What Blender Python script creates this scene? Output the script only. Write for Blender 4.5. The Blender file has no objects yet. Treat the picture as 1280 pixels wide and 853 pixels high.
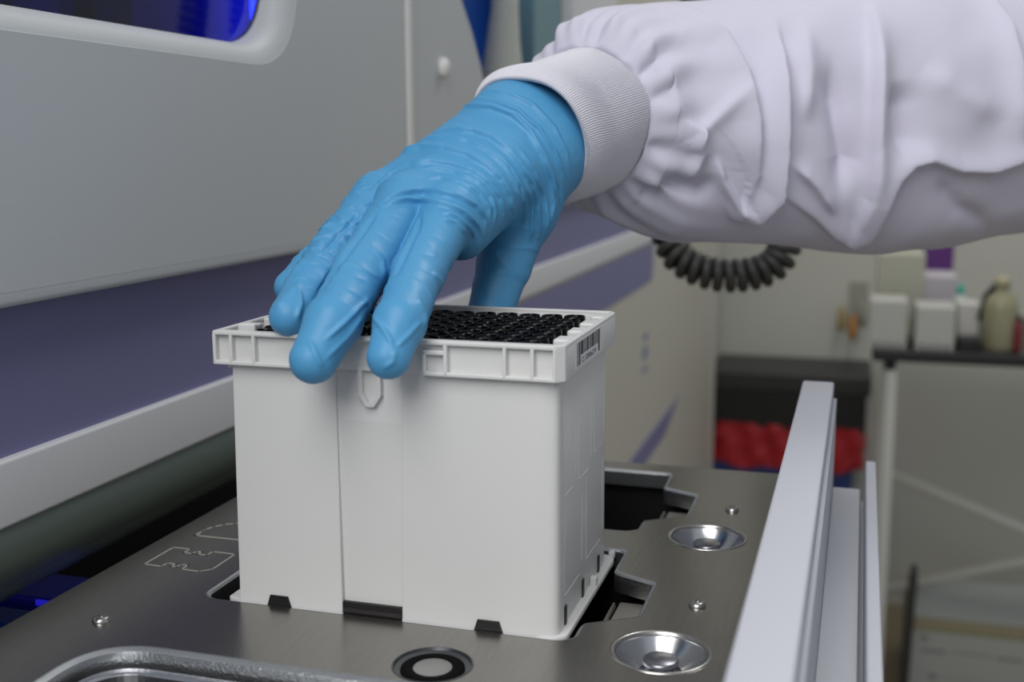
import bpy, bmesh, math, random
import numpy as np
from mathutils import Vector, Matrix, noise

random.seed(7)
rng = np.random.default_rng(7)
S = 0.001                                   # everything below is measured in millimetres
sc = bpy.context.scene
COL = sc.collection

# ------------------------------------------------------------------ camera
FPX, YAW, PITCH, ROLL = 1434.381, 0.2952, 0.166, 0.0045      # focal length in px of a 1280 wide frame
CAM = np.array([217.4515, -351.1208, 162.9513])
PP = np.array([640.0, 426.5])

def cam_rot():
    cy, sy, cp, sp, cr, sr = math.cos(YAW), math.sin(YAW), math.cos(PITCH), math.sin(PITCH), math.cos(ROLL), math.sin(ROLL)
    fwd = np.array([-sy * cp, cy * cp, -sp]); right = np.array([cy, sy, 0.0]); down = np.cross(fwd, right)
    return np.stack([cr * right + sr * down, -sr * right + cr * down, fwd])
RM = cam_rot()

def at(px, py, d):
    """a measured point of the photograph at distance d (mm) -> place in the room (mm)"""
    return CAM + RM.T @ np.array([(px - PP[0]) / FPX * d, (py - PP[1]) / FPX * d, d])

def measure(P):
    c = (np.asarray(P, float) - CAM) @ RM.T
    return PP + FPX * c[:, :2] / c[:, 2:3]

cd = bpy.data.cameras.new('camera'); cam = bpy.data.objects.new('camera', cd); COL.objects.link(cam)
cd.sensor_fit = 'HORIZONTAL'; cd.sensor_width = 36.0; cd.lens = 36.0 * FPX / 1280.0
cd.clip_start = 0.02; cd.clip_end = 50
r_, d_, f_ = RM
mw = Matrix(((r_[0], -d_[0], -f_[0], CAM[0] * S), (r_[1], -d_[1], -f_[1], CAM[1] * S), (r_[2], -d_[2], -f_[2], CAM[2] * S), (0, 0, 0, 1)))
cam.matrix_world = mw
cd.dof.use_dof = True; cd.dof.focus_distance = 0.43; cd.dof.aperture_fstop = 9.5
sc.camera = cam

# ------------------------------------------------------------------ light
w = bpy.data.worlds.new('world'); sc.world = w; w.use_nodes = True
bg = w.node_tree.nodes['Background']; bg.inputs[0].default_value = (0.80, 0.84, 0.90, 1); bg.inputs[1].default_value = 0.40

def area(name, loc, target, size, power, color=(1, 1, 1), size_y=None):
    l = bpy.data.lights.new(name, 'AREA'); l.energy = power; l.color = color; l.size = size
    if size_y: l.shape = 'RECTANGLE'; l.size_y = size_y
    o = bpy.data.objects.new(name, l); COL.objects.link(o)
    o.location = Vector(loc)
    o.rotation_euler = (Vector(target) - Vector(loc)).to_track_quat('-Z', 'Y').to_euler()
    return o
area('front_key_light', (-0.12, -0.95, 1.05), (0.08, 0.03, 0.06), 1.15, 23.5, (1.0, 0.99, 0.97))  # added frontal key light that shapes the bench shading, not a ceiling fitting
area('ceiling_lamp_over_room', (0.55, 1.6, 1.75), (0.5, 1.6, 0.0), 1.0, 14.0, (1.0, 0.98, 0.92), 0.5)

vs = sc.view_settings
sc.display_settings.display_device = 'sRGB'
vs.view_transform = 'Standard'; vs.look = 'None'; vs.exposure = 0.0; vs.gamma = 1.0; vs.use_curve_mapping = False

# ------------------------------------------------------------------ materials
def lin(c):
    return tuple((x / 255 / 12.92) if x / 255 <= 0.04045 else ((x / 255 + 0.055) / 1.055) ** 2.4 for x in c) + (1.0,)

MATS = {}
def mat(name, rgb, rough=0.5, metal=0.0, spec=0.5, bump=None, var=None, trans=0.0, emit=None, sss=0.0, aniso=None, coat=0.0, alpha=1.0, sheen=0.0):
    """rgb is sRGB 0-255; bump=(scale(xyz), strength, distance); var=(scale(xyz), amount)"""
    if name in MATS: return MATS[name]
    m = bpy.data.materials.new(name); m.use_nodes = True; nt = m.node_tree; N = nt.nodes; L = nt.links
    b = N['Principled BSDF']; c = lin(rgb)
    b.inputs['Base Color'].default_value = c; b.inputs['Roughness'].default_value = rough; b.inputs['Metallic'].default_value = metal
    b.inputs['Specular IOR Level'].default_value = spec; b.inputs['Transmission Weight'].default_value = trans
    b.inputs['Coat Weight'].default_value = coat; b.inputs['Alpha'].default_value = alpha
    if sheen: b.inputs['Sheen Weight'].default_value = sheen
    if sss:
        b.inputs['Subsurface Weight'].default_value = sss; b.inputs['Subsurface Radius'].default_value = (1, .8, .7); b.inputs['Subsurface Scale'].default_value = 0.002
    if emit: b.inputs['Emission Color'].default_value = lin(emit[0]); b.inputs['Emission Strength'].default_value = emit[1]
    def coords(scale):
        tc = N.new('ShaderNodeTexCoord'); mp = N.new('ShaderNodeMapping'); mp.inputs['Scale'].default_value = scale
        L.new(tc.outputs['Object'], mp.inputs['Vector']); return mp
    if var:
        mp = coords(var[0]); nz = N.new('ShaderNodeTexNoise'); nz.inputs['Scale'].default_value = 1.0; nz.inputs['Detail'].default_value = 4
        L.new(mp.outputs[0], nz.inputs['Vector'])
        hs = N.new('ShaderNodeMapRange'); hs.inputs['From Min'].default_value = .3; hs.inputs['From Max'].default_value = .7
        hs.inputs['To Min'].default_value = 1 - var[1]; hs.inputs['To Max'].default_value = 1 + var[1]
        L.new(nz.outputs['Fac'], hs.inputs['Value'])
        mx = N.new('ShaderNodeVectorMath'); mx.operation = 'SCALE'; mx.inputs[0].default_value = c[:3]
        L.new(hs.outputs[0], mx.inputs['Scale']); L.new(mx.outputs[0], b.inputs['Base Color'])
    if bump:
        mp = coords(bump[0]); nz = N.new('ShaderNodeTexNoise'); nz.inputs['Scale'].default_value = 1.0; nz.inputs['Detail'].default_value = 3
        L.new(mp.outputs[0], nz.inputs['Vector'])
        bp = N.new('ShaderNodeBump'); bp.inputs['Strength'].default_value = bump[1]; bp.inputs['Distance'].default_value = bump[2]
        L.new(nz.outputs['Fac'], bp.inputs['Height']); L.new(bp.outputs[0], b.inputs['Normal'])
    if aniso is not None:
        b.inputs['Anisotropic'].default_value = aniso[0]; b.inputs['Anisotropic Rotation'].default_value = aniso[1]
    MATS[name] = m; return m

WHITE_PLASTIC = mat('white_plastic', (215, 215, 214), .38, spec=.4, sss=.0)
BLACK_TIP = mat('black_tip', (5, 5, 6), .2, spec=.35)
SLOT_SHADE = mat('slot_shade', (18, 14, 14), .45)
STEEL = mat('brushed_steel', (156, 154, 149), .27, 1.0, bump=((2600, 40, 40), .12, .0002), var=((2400, 60, 60), .07))
STEEL_EDGE = mat('cut_steel_edge', (225, 227, 228), .34, 1.0, bump=((900, 900, 900), .5, .0004))
CHROME = mat('turned_chrome', (212, 214, 218), .2, 1.0)
CHROME_CAP = mat('turned_cap', (150, 150, 156), .3, 1.0)
SCREW = mat('screw_steel', (190, 188, 184), .25, 1.0)
BLACK = mat('black_plastic', (14, 14, 15), .35)
CAVITY = mat('black_cavity', (16, 14, 14), .6)
SENSOR_GREY = mat('sensor_grey', (138, 139, 135), .5)
SENSOR_RING = mat('sensor_ring', (95, 97, 100), .3, .9)
MARK = mat('engraved_mark', (158, 156, 148), .6)
PANEL = mat('instrument_panel', (196, 200, 203), .5, spec=.4, bump=((900, 900, 900), .12, .0004))
PANEL_EDGE = mat('instrument_panel_trim', (232, 232, 230), .45)
LAVENDER = mat('lavender_panel', (124, 124, 164), .5, spec=.3)
RAIL = mat('pale_rail', (190, 192, 201), .5, spec=.4)
RAIL_WHITE = mat('white_rail', (216, 217, 221), .5, spec=.4)
RAIL_TRAY = mat('pale_tray', (196, 199, 206), .55)
BEIGE = mat('instrument_beige', (196, 193, 183), .55)
GUARD = mat('smoked_guard', (112, 126, 121), .34, spec=.5)
INK = mat('dark_ink', (52, 52, 58), .6)
INK_GREY = mat('grey_ink', (118, 118, 122), .6)
LOGO = mat('blue_print', (120, 132, 165), .6)

# ------------------------------------------------------------------ mesh helpers
def child_names(name): return name

def new_obj(name, verts, faces, material, parent=None, smooth=False, mesh=None):
    """verts in mm, world. A part keeps its coordinates relative to its thing."""
    v = np.asarray(verts, float)
    if parent is not None:
        off = np.array(parent['mm_origin']) if 'mm_origin' in parent.keys() else np.zeros(3)
        loc = np.zeros(3)
    else:
        mn, mx = v.min(0), v.max(0); off = np.array([(mn[0] + mx[0]) / 2, (mn[1] + mx[1]) / 2, mn[2]]); loc = off
    me = bpy.data.meshes.new(name)
    me.from_pydata([tuple(x) for x in (v - off) * S], [], faces); me.update()
    if smooth: me.polygons.foreach_set('use_smooth', [True] * len(me.polygons))
    if isinstance(material, (list, tuple)):
        for m in material: me.materials.append(m)
    else: me.materials.append(material)
    o = bpy.data.objects.new(name, me); COL.objects.link(o)
    o['mm_origin'] = [float(x) for x in off]
    if parent is not None: o.parent = parent
    else: o.location = Vector(loc * S)
    return o

def thing(name, label, cat, origin, group=None):
    o = bpy.data.objects.new(name, None); COL.objects.link(o); o.empty_display_size = .02
    o.location = Vector(np.array(origin, float) * S); o['mm_origin'] = [float(x) for x in origin]
    return tag(o, label, cat, group)

def tag(o, label=None, cat=None, group=None, kind=None):
    if label: o['label'] = label
    if cat: o['category'] = cat
    if group: o['group'] = group
    if kind: o['kind'] = kind
    return o

def bm_geo(bm):
    bm.verts.ensure_lookup_table(); bm.verts.index_update()
    v = [tuple(x.co) for x in bm.verts]; f = [[q.index for q in p.verts] for p in bm.faces]; bm.free(); return v, f

def g_box(x0, x1, y0, y1, z0, z1, bev=0.0, seg=2):
    bm = bmesh.new(); bmesh.ops.create_cube(bm, size=1.0)
    for v in bm.verts:
        v.co = Vector(((x0 + x1) / 2 + v.co.x * (x1 - x0), (y0 + y1) / 2 + v.co.y * (y1 - y0), (z0 + z1) / 2 + v.co.z * (z1 - z0)))
    if bev > 0: bmesh.ops.bevel(bm, geom=list(bm.edges), offset=bev, segments=seg, profile=.5, affect='EDGES')
    return bm_geo(bm)

def g_prism(poly, a0, a1, axis='z', bev=0.0, seg=2):
    """poly of 2D points swept along axis: z -> (x,y), y -> (x,z), x -> (y,z)"""
    def P(p, a):
        return {'z': (p[0], p[1], a), 'y': (p[0], a, p[1]), 'x': (a, p[0], p[1])}[axis]
    n = len(poly); bm = bmesh.new()
    A = [bm.verts.new(P(p, a0)) for p in poly]; B = [bm.verts.new(P(p, a1)) for p in poly]
    bm.faces.new(A); bm.faces.new(B[::-1])
    for i in range(n): bm.faces.new((A[i], B[i], B[(i + 1) % n], A[(i + 1) % n]))
    bmesh.ops.recalc_face_normals(bm, faces=bm.faces)
    if bev > 0: bmesh.ops.bevel(bm, geom=list(bm.edges), offset=bev, segments=seg, profile=.5, affect='EDGES')
    return bm_geo(bm)

def g_lathe(prof, n=48, c=(0, 0, 0), caps=True):
    V = []; F = []
    for r, z in prof:
        for k in range(n):
            a = 2 * math.pi * k / n; V.append((c[0] + r * math.cos(a), c[1] + r * math.sin(a), c[2] + z))
    m = len(prof)
    for i in range(m - 1):
        for k in range(n):
            F.append((i * n + k, i * n + (k + 1) % n, (i + 1) * n + (k + 1) % n, (i + 1) * n + k))
    if caps:
        F.append(tuple(range(n))[::-1]); F.append(tuple(range((m - 1) * n, m * n)))
    return V, F

def g_tube(pts, rad, n=12, caps=True):
    pts = np.asarray(pts, float); m = len(pts)
    if np.isscalar(rad): rad = [rad] * m
    V = []; F = []; up = np.array([0.13, 0.31, 0.94])
    T = np.gradient(pts, axis=0); T /= np.linalg.norm(T, axis=1)[:, None]
    a = np.cross(T[0], up); a /= np.linalg.norm(a)
    for i in range(m):
        a = a - T[i] * (a @ T[i]); a /= np.linalg.norm(a); b = np.cross(T[i], a)
        for k in range(n):
            t = 2 * math.pi * k / n; V.append(pts[i] + rad[i] * (a * math.cos(t) + b * math.sin(t)))
    for i in range(m - 1):
        for k in range(n): F.append((i * n + k, i * n + (k + 1) % n, (i + 1) * n + (k + 1) % n, (i + 1) * n + k))
    if caps: F.append(tuple(range(n))[::-1]); F.append(tuple(range((m - 1) * n, m * n)))
    return V, F

def join(*gs):
    V = []; F = []
    for v, f in gs:
        o = len(V); V += [tuple(x) for x in v]; F += [tuple(i + o for i in q) for q in f]
    return V, F

def box(name, x0, x1, y0, y1, z0, z1, m, parent=None, bev=0.0, seg=2, smooth=False):
    v, f = g_box(x0, x1, y0, y1, z0, z1, bev, seg); return new_obj(name, v, f, m, parent, smooth)

def prism(name, poly, a0, a1, m, parent=None, axis='z', bev=0.0, seg=2):
    v, f = g_prism(poly, a0, a1, axis, bev, seg); return new_obj(name, v, f, m, parent)

def lathe(name, prof, m, parent=None, c=(0, 0, 0), n=48, caps=True):
    v, f = g_lathe(prof, n, c, caps); return new_obj(name, v, f, m, parent, True)

def shade(o, ang=35):
    """smooth faces, with hard edges kept sharp"""
    me = o.data; me.polygons.foreach_set('use_smooth', [True] * len(me.polygons))
    bm = bmesh.new(); bm.from_mesh(me)
    for e in bm.edges:
        if len(e.link_faces) == 2 and e.calc_face_angle(0) > math.radians(ang): e.smooth = False
    bm.to_mesh(me); bm.free(); return o

def rounded(poly, r, n=6):
    """round the corners of a polygon; r is one radius or one per corner"""
    out = []; m = len(poly)
    for i in range(m):
        p0, p, p1 = (np.array(poly[j % m], float) for j in (i - 1, i, i + 1))
        ri = r[i] if isinstance(r, (list, tuple)) else r
        a = (p0 - p) / np.linalg.norm(p0 - p); b = (p1 - p) / np.linalg.norm(p1 - p)
        ri = min(ri, .45 * np.linalg.norm(p0 - p), .45 * np.linalg.norm(p1 - p))
        if ri <= 0: out.append(tuple(p)); continue
        for k in range(n + 1):
            t = k / n; out.append(tuple((1 - t) ** 2 * (p + a * ri) + 2 * t * (1 - t) * p + t * t * (p + b * ri)))
    return out

def circle(cx, cy, r, n=48): return [(cx + r * math.cos(2 * math.pi * k / n), cy + r * math.sin(2 * math.pi * k / n)) for k in range(n)]

def plate_with_holes(name, outer, holes, z0, z1, m, parent, bev=0.0):
    """a flat sheet with cut-outs, given real thickness and a broken edge"""
    cu = bpy.data.curves.new(name, 'CURVE'); cu.dimensions = '2D'; cu.fill_mode = 'BOTH'
    t = (z1 - z0) / 2; cu.extrude = (t - bev) * S; cu.bevel_depth = bev * S; cu.bevel_resolution = 1; cu.offset = -bev * S
    for pl in [outer] + holes:
        sp = cu.splines.new('POLY'); sp.points.add(len(pl) - 1); sp.use_cyclic_u = True
        for q, p in zip(sp.points, pl): q.co = (p[0] * S, p[1] * S, 0, 1)
    tmp = bpy.data.objects.new(name, cu); COL.objects.link(tmp)
    dg = bpy.context.evaluated_depsgraph_get(); me = bpy.data.meshes.new_from_object(tmp.evaluated_get(dg))
    v = [tuple(np.array(q.co) / S + np.array([0, 0, (z0 + z1) / 2])) for q in me.vertices]; f = [tuple(p.vertices) for p in me.polygons]
    bpy.data.objects.remove(tmp); bpy.data.curves.remove(cu); bpy.data.meshes.remove(me)
    return new_obj(name, v, f, m, parent)

# ================================================================== THE ROOM
FLOOR_Z = -937.0
WALL_Y = 2460.0
WALL_M = mat('painted_wall', (188, 188, 180), .7, var=((2, 2, 2), .04))
FLOOR_M = mat('brown_floor', (128, 116, 92), .5, var=((6, 6, 6), .12))
o = box('wall_back', -1500, 2500, WALL_Y, WALL_Y + 100, FLOOR_Z, 1900, WALL_M); tag(o, 'pale grey painted wall at the back of the laboratory', kind='structure')
o = box('floor', -1500, 2500, -1500, WALL_Y, FLOOR_Z - 40, FLOOR_Z, FLOOR_M); tag(o, 'brown laboratory floor behind the instrument', kind='structure')

# ================================================================== INSTRUMENT ON THE LEFT
inst = thing('laboratory_instrument', 'large pale grey laboratory instrument with blue window and lavender band', 'instrument', (-300, 600, FLOOR_Z))
Y0, Y1 = -420.0, 2230.0
XP, XB, XR = -80.0, -92.0, -88.0                        # front of the upper panel, of the lavender band, of the white rail
# upper panel: a moulded sheet with a rounded window opening and a rounded lower edge
WIN = rounded([(-260, 216.3), (218, 216.3), (232, 420), (-260, 420)], [30, 46, 30, 30], 12)     # y, z
PAN_Y1 = 384.0
def panel_sheet(name, outer, holes, x_front, thick, m, parent, bev):
    o = plate_with_holes(name, outer, holes, -thick / 2, thick / 2, m, parent, bev)
    off = np.array(parent['mm_origin'])
    for v in o.data.vertices:                                   # sheet was drawn flat as (y, z): stand it up
        p = np.array(v.co) / S + off
        q = np.array([x_front - thick / 2 + p[2], p[0], p[1]]) - off
        v.co = Vector(q * S)
    bm = bmesh.new(); bm.from_mesh(o.data); bmesh.ops.recalc_face_normals(bm, faces=bm.faces); bm.to_mesh(o.data); bm.free()
    return o
def shrink(poly, d):
    c = np.array(poly).mean(0); s = np.array(poly).max(0) - np.array(poly).min(0)
    return [tuple(c + (np.array(p) - c) * (1 - 2 * d / s)) for p in poly]
fp = panel_sheet('front_panel', [(Y0, 111.5), (PAN_Y1, 111.5), (PAN_Y1 - 2, 640), (Y0, 640)], [shrink(WIN, -10)], XP, 26, PANEL, inst, .4)
lw = prism('panel_lower_edge', rounded([(XP - 24, 106.2), (XP - .3, 106.2), (XP - .05, 112), (XP - 24, 112)], [1, 4.5, .3, .3], 8), Y0, PAN_Y1, PANEL, inst, 'y'); shade(lw)
# moulded surround that slopes in to the glass
A = shrink(WIN, -10.6); B = shrink(WIN, -1.5); Bq = shrink(WIN, 0); n = len(A); V = []; F = []
for ring, x in ((A, XP - .15), (shrink(WIN, -9), XP - .5), (shrink(WIN, -5), XP - 2.2), (B, XP - 5.0), (Bq, XP - 9), (Bq, XP - 24)):
    V += [(x, p[0], p[1]) for p in ring]
for i in range(5):
    for k in range(n): F.append((i * n + k, i * n + (k + 1) % n, (i + 1) * n + (k + 1) % n, (i + 1) * n + k))
new_obj('window_surround', V, F, PANEL, inst, True)
GLASS = mat('blue_tinted_glass', (95, 118, 240), .03, spec=.5, trans=1.0)
pane = panel_sheet('window_pane', shrink(WIN, -1), [], XP - 15, 3, GLASS, inst, 0.0)
# what the pane shows inside: dark interior, gantry parts and a blue work lamp
INT = mat('instrument_interior', (70, 80, 120), .6)
box('interior_back', -430, -410, -400, 380, 96, 640, INT, inst)
box('interior_floor', -430, -124, -400, 380, 96, 110, INT, inst)
box('interior_ceiling', -430, -108, -400, 380, 620, 640, INT, inst)
for a, b in ((-415, -400), (365, 380)): box('interior_end', -430, -108, a, b, 96, 640, INT, inst)
box('interior_front', -124, -107, -400, 380, 96, 205, INT, inst)
box('interior_front', -124, -107, 250, 380, 205, 640, INT, inst)
box('gantry_beam', -330, -290, -290, 290, 300, 350, mat('gantry_grey', (120, 130, 140), .4), inst, 3)
box('gantry_column', -250, -215, 120, 150, 110, 420, mat('gantry_dark', (30, 32, 40), .4), inst, 3)
box('sample_block', -260, -160, -60, 30, 110, 215, mat('teal_block', (40, 120, 110), .5), inst, 4)
box('sample_block', -240, -190, 60, 90, 110, 260, mat('pale_block', (160, 165, 175), .5), inst, 3)
box('work_lamp', -380, -374, 326, 340, 130, 560, mat('blue_work_lamp', (40, 60, 255), .5, emit=((50, 70, 255), 9.0)), inst)
# seam strip and second door leaf with its peg
box('seam_strip', XP - 20, XP + 1.2, PAN_Y1 + 2.2, PAN_Y1 + 12, 106, 640, PANEL_EDGE, inst, 2.0, 3)
END = [(PAN_Y1 + 13.5, 107.5), (640, 107.5)] + [(640 - 150 * math.sin(t) , 200 - 95 + 110 * t) for t in np.linspace(.0, .0, 1)]
leaf = [(PAN_Y1 + 13.5, 107.5), (612, 107.5), (590, 160), (566, 205), (548, 232), (528, 255), (505, 275), (490, 300), (470, 640), (PAN_Y1 + 13.5, 640)]
panel_sheet('door_leaf', leaf, [], XP - 1, 24, PANEL, inst, 2.5)
pg = g_lathe([(.1, 0), (4.2, 0), (4.6, 1), (4.6, 4), (3.6, 6), (.1, 6.4)], 20)
v = np.array(pg[0]); c0 = np.array([XP - 1.5, 455.7, 221.4]); v = np.stack([c0[0] + v[:, 2], c0[1] + v[:, 0] * 1.15, c0[2] + v[:, 1] * 1.55], 1)
new_obj('door_peg', v, pg[1], PANEL_EDGE, inst, True)
box('panel_lip', XB - 6, XP - 5, 612, 1400, 104, 116, BEIGE, inst, 2.0)
# recessed lavender band and white rail, running the whole front
box('lavender_band', XB - 8, XB, Y0, 1360, 40, 125, LAVENDER, inst, 1.0)
box('lavender_band', XB - 30, XB - 1, 1360, 1420, 40, 200, BEIGE, inst, 1.0)
rl = prism('white_rail', rounded([(XR - 14, 21.5), (XR, 21.5), (XR, 47.5), (XR - 14, 47.5)], 1.6, 4), Y0, 1424, RAIL_WHITE, inst, 'y'); shade(rl)
# smoked cover curving away below the rail
pr = [(XR - 1.5, 22.5), (XR - 1.2, 15), (XR - 2.6, 6), (XR - 6, -2), (XR - 11.5, -8.5), (XR - 18, -12.5), (XR - 27, -15.5), (XR - 27, -18), (XR - 18, -15.5), (XR - 12.5, -11), (XR - 8, -4), (XR - 4.8, 5), (XR - 3.6, 15), (XR - 3.9, 22.5)]
gd = prism('smoked_cover', pr, Y0, 620, GUARD, inst, 'y'); shade(gd, 40)
# cabinet body beyond the work deck
box('cabinet', -560, XR - 2, 640, Y1, FLOOR_Z + 60, 21, BEIGE, inst, 4)
box('plinth', -540, XR - 30, 640, Y1 - 20, FLOOR_Z, FLOOR_Z + 60, BLACK, inst)
box('cabinet_side_trim', XR - 2.5, XR + 2, Y1 - 30, Y1 + 4, FLOOR_Z + 60, 500, BEIGE, inst, 2)
box('upper_cabinet', -560, XB - 31, 1010, Y1, 21, 640, BEIGE, inst, 4)
lp = [(640, 18), (1414, 18), (1414, -22), (1400, -39), (640, -39)]
prism('lavender_recess', [(a, b) for a, b in lp], XR - 4, XR - 1.0, LAVENDER, inst, 'x')
prism('lavender_groove', [(900, -322), (1560, -322), (1700, -286), (900, -286)], XR - 4, XR - 1.0, LAVENDER, inst, 'x')
# printed emblem, a column of three small marks
for zz, h in ((-120, 10), (-145, 20), (-171, 9)):
    prism('printed_mark', rounded([(1338, zz - h / 2), (1378, zz - h / 2), (1378, zz + h / 2), (1338, zz + h / 2)], 6, 3), XR - 2.2, XR - 1.6, LOGO, inst, 'x')
# dark work deck that runs below the cover, and carriers with the blue light put into their colour
box('work_deck', -420, -66, Y0, 640, -75, -62, mat('deck_black', (5, 5, 9), .9, spec=.1), inst)
BLUE_LIT = mat('blue_lit_carrier', (36, 44, 190), .6, spec=.15)
box('blue_lit_carrier', -150, -96, 44, 72, -62, -30, BLUE_LIT, inst, 1.5)
box('blue_lit_carrier', -150, -100, 18, 35, -62, -31, mat('blue_lit_carrier_teal', (18, 60, 150), .6, spec=.15), inst, 1.5)
box('added_blue_glow', -121, -112, 43.4, 45, -33.4, -30.6, mat('blue_glow', (40, 40, 230), .4, emit=((46, 40, 240), .35)), inst, .5)  # small glowing strip added for the blue light over the deck
# what stands beyond the door leaf: blue tinted side window, teal post, pale woven cover
sw = box('side_window', -170, -164, 500, 1000, 200, 640, mat('side_glass', (26, 74, 165), .3, spec=.3), inst, 1)
box('teal_post', -140, -118, 838, 948, 180, 640, mat('teal_post', (104, 142, 152), .45), inst, 2)
box('corner_post', -135, -105, 960, 1200, 140, 640, RAIL_WHITE, inst, 3)

# ================================================================== CARRIER PLATE
pl = thing('carrier_plate', 'brushed steel carrier plate with machined cut-outs under the white rack', 'carrier', (62, 60, -8))
def hole(y):
    r = [2.5, 3, 2, 2, 2, 2, 3, 3, 3, 3, 3]
    p = [(-6, y + 1), (126.5, y + 1), (131, y + 5), (131, y + 17), (148.5, y + 29), (148.5, y + 61.5), (131.5, y + 69), (131.2, y + 94), (98, y + 94.5), (-10, y + 94.5), (-10, y + 4.5)]
    return rounded(p, r, 3)
holes = [hole(0), hole(117)]
FH = rounded([(-22, -170), (-22, -42.3), (165, -42.3), (165, -170)], [4, 24, 24, 4], 12)
CONES = [(160.6, 2.0), (160.6, 119.2)]
SENS = (92.1, -28.0)
sheet = plate_with_holes('plate', rounded([(-62, -260), (190, -260), (190, 226), (-62, 226)], 4, 4), holes + [FH] + [circle(x, y, 16.2) for x, y in CONES] + [circle(*SENS, 12.9)], -8, 0, STEEL, pl, 0.45)
# bright machined edge on every cut-out, a slim bevelled liner following the outline
def liner(name, poly, m, w0=0.9, top=.06):
    q = np.array(poly); c = q.mean(0)
    nxt = np.roll(q, -1, 0) - q; prv = q - np.roll(q, 1, 0)
    t = nxt / np.linalg.norm(nxt, axis=1)[:, None] + prv / np.linalg.norm(prv, axis=1)[:, None]; t /= np.linalg.norm(t, axis=1)[:, None]
    area2 = (q[:, 0] * np.roll(q[:, 1], -1) - np.roll(q[:, 0], -1) * q[:, 1]).sum()
    nrm = np.stack([-t[:, 1], t[:, 0]], 1) * (1 if area2 > 0 else -1)           # points into the hole
    rings = [(-.7, top), (.15, top - .25), (w0, -1.0), (w0, -7.9), (-.2, -7.9)]
    V = []; F = []; n = len(q)
    for d, z in rings: V += [(p[0] + a[0] * d, p[1] + a[1] * d, z) for p, a in zip(q, nrm)]
    for i in range(len(rings) - 1):
        for k in range(n): F.append((i * n + k, i * n + (k + 1) % n, (i + 1) * n + (k + 1) % n, (i + 1) * n + k))
    o = new_obj(name, V, F, m, pl); bm = bmesh.new(); bm.from_mesh(o.data); bmesh.ops.recalc_face_normals(bm, faces=bm.faces); bm.to_mesh(o.data); bm.free()
    return shade(o, 30)
for h in holes: liner('cut_edge', h, STEEL_EDGE)
liner('cut_edge', FH, STEEL_EDGE, 1.6)
# dark wells below the cut-outs, with a steel ledge in each notch
for y in (0, 117):
    v, f = g_prism(rounded([(-14, y - 3), (152, y - 3), (152, y + 98), (-14, y + 98)], 3, 3), -70, -8.05, 'z'); f = f[1:2] if False else [q for i, q in enumerate(f) if i != 1]
    new_obj('well', v, f, CAVITY, pl)
    box('ledge', 134, 151, y + 44, y + 66, -14, -11, mat('ledge_steel', (178, 174, 166), .5, .7), pl, .6)
    box('ledge_wall', 132.4, 133.6, y + 22, y + 60, -40, -9, STEEL, pl, .3)
v, f = g_prism(rounded([(-40, -190), (-40, -30), (185, -30), (185, -190)], 10, 4), -60, -8.05, 'z'); new_obj('well', v, [q for i, q in enumerate(f) if i != 1], CAVITY, pl)
inner = rounded([(-17, -166), (-17, -47.5), (160, -47.5), (160, -166)], [4, 20, 20, 4], 12); inner2 = rounded([(-13, -162), (-13, -51.5), (156, -51.5), (156, -162)], [4, 17, 17, 4], 12)
plate_with_holes('inner_frame', inner, [inner2], -12, -4.6, CHROME, pl, .8)
plate_with_holes('inner_floor', inner2, [], -15, -11, BLACK, pl, .3)
# locating cups with a flat headed stud in the middle
for x, y in CONES:
    cup = lathe('locating_cup', [(16.7, -.6), (16.6, .12), (15.9, .16), (15.3, -.3), (14.9, -1.3), (8.0, -6.6), (7.4, -7.2), (7.2, -14), (.2, -14)], CHROME, pl, (x, y, 0), 64, False); shade(cup, 40)
    cr = lathe('cup_rim', [(16.9, -.2), (16.7, .3), (16.0, .42), (15.2, .1), (14.9, -1.35)], SCREW, cup, (x, y, 0), 64, False); shade(cr, 60)
    st = lathe('stud', [(.1, -13.9), (3.8, -13.9), (3.8, -5.4), (4.6, -4.6), (5.8, -4.2), (6.1, -3.4), (5.95, -2.7), (5.4, -2.3), (.1, -2.25)], CHROME_CAP, cup, (x, y, 0), 48, False); shade(st, 50)
sen = lathe('sensor', [(13.2, -.5), (13.1, .1), (12.6, .14), (12.2, -.8), (10.2, -1.6), (.1, -1.65)], SENSOR_RING, pl, (*SENS, 0), 64, False); shade(sen, 40)
lathe('sensor_gasket', [(10.4, -1.6), (10.3, -1.0), (6.2, -1.0), (6.1, -1.6)], mat('gasket_black', (8, 8, 9), .8, spec=.1), sen, (*SENS, 0), 64, False)
lathe('sensor_lens', [(6.3, -1.5), (6.3, -1.0), (6.1, -.8), (.1, -.78)], SENSOR_GREY, sen, (*SENS, 0), 48, False)
def hexs(x, y):
    hd = lathe('screw', [(3.1, -.4), (3.1, .5), (2.6, 1.35), (1.75, 1.7), (1.5, 1.7), (1.5, .7), (.05, .7)], SCREW, pl, (x, y, 0), 24, False); shade(hd, 40)
    return hd
for x, y in ((166.8, 158.9), (166.8, 43.6), (-32, -28.4)): hexs(x, y)
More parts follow.
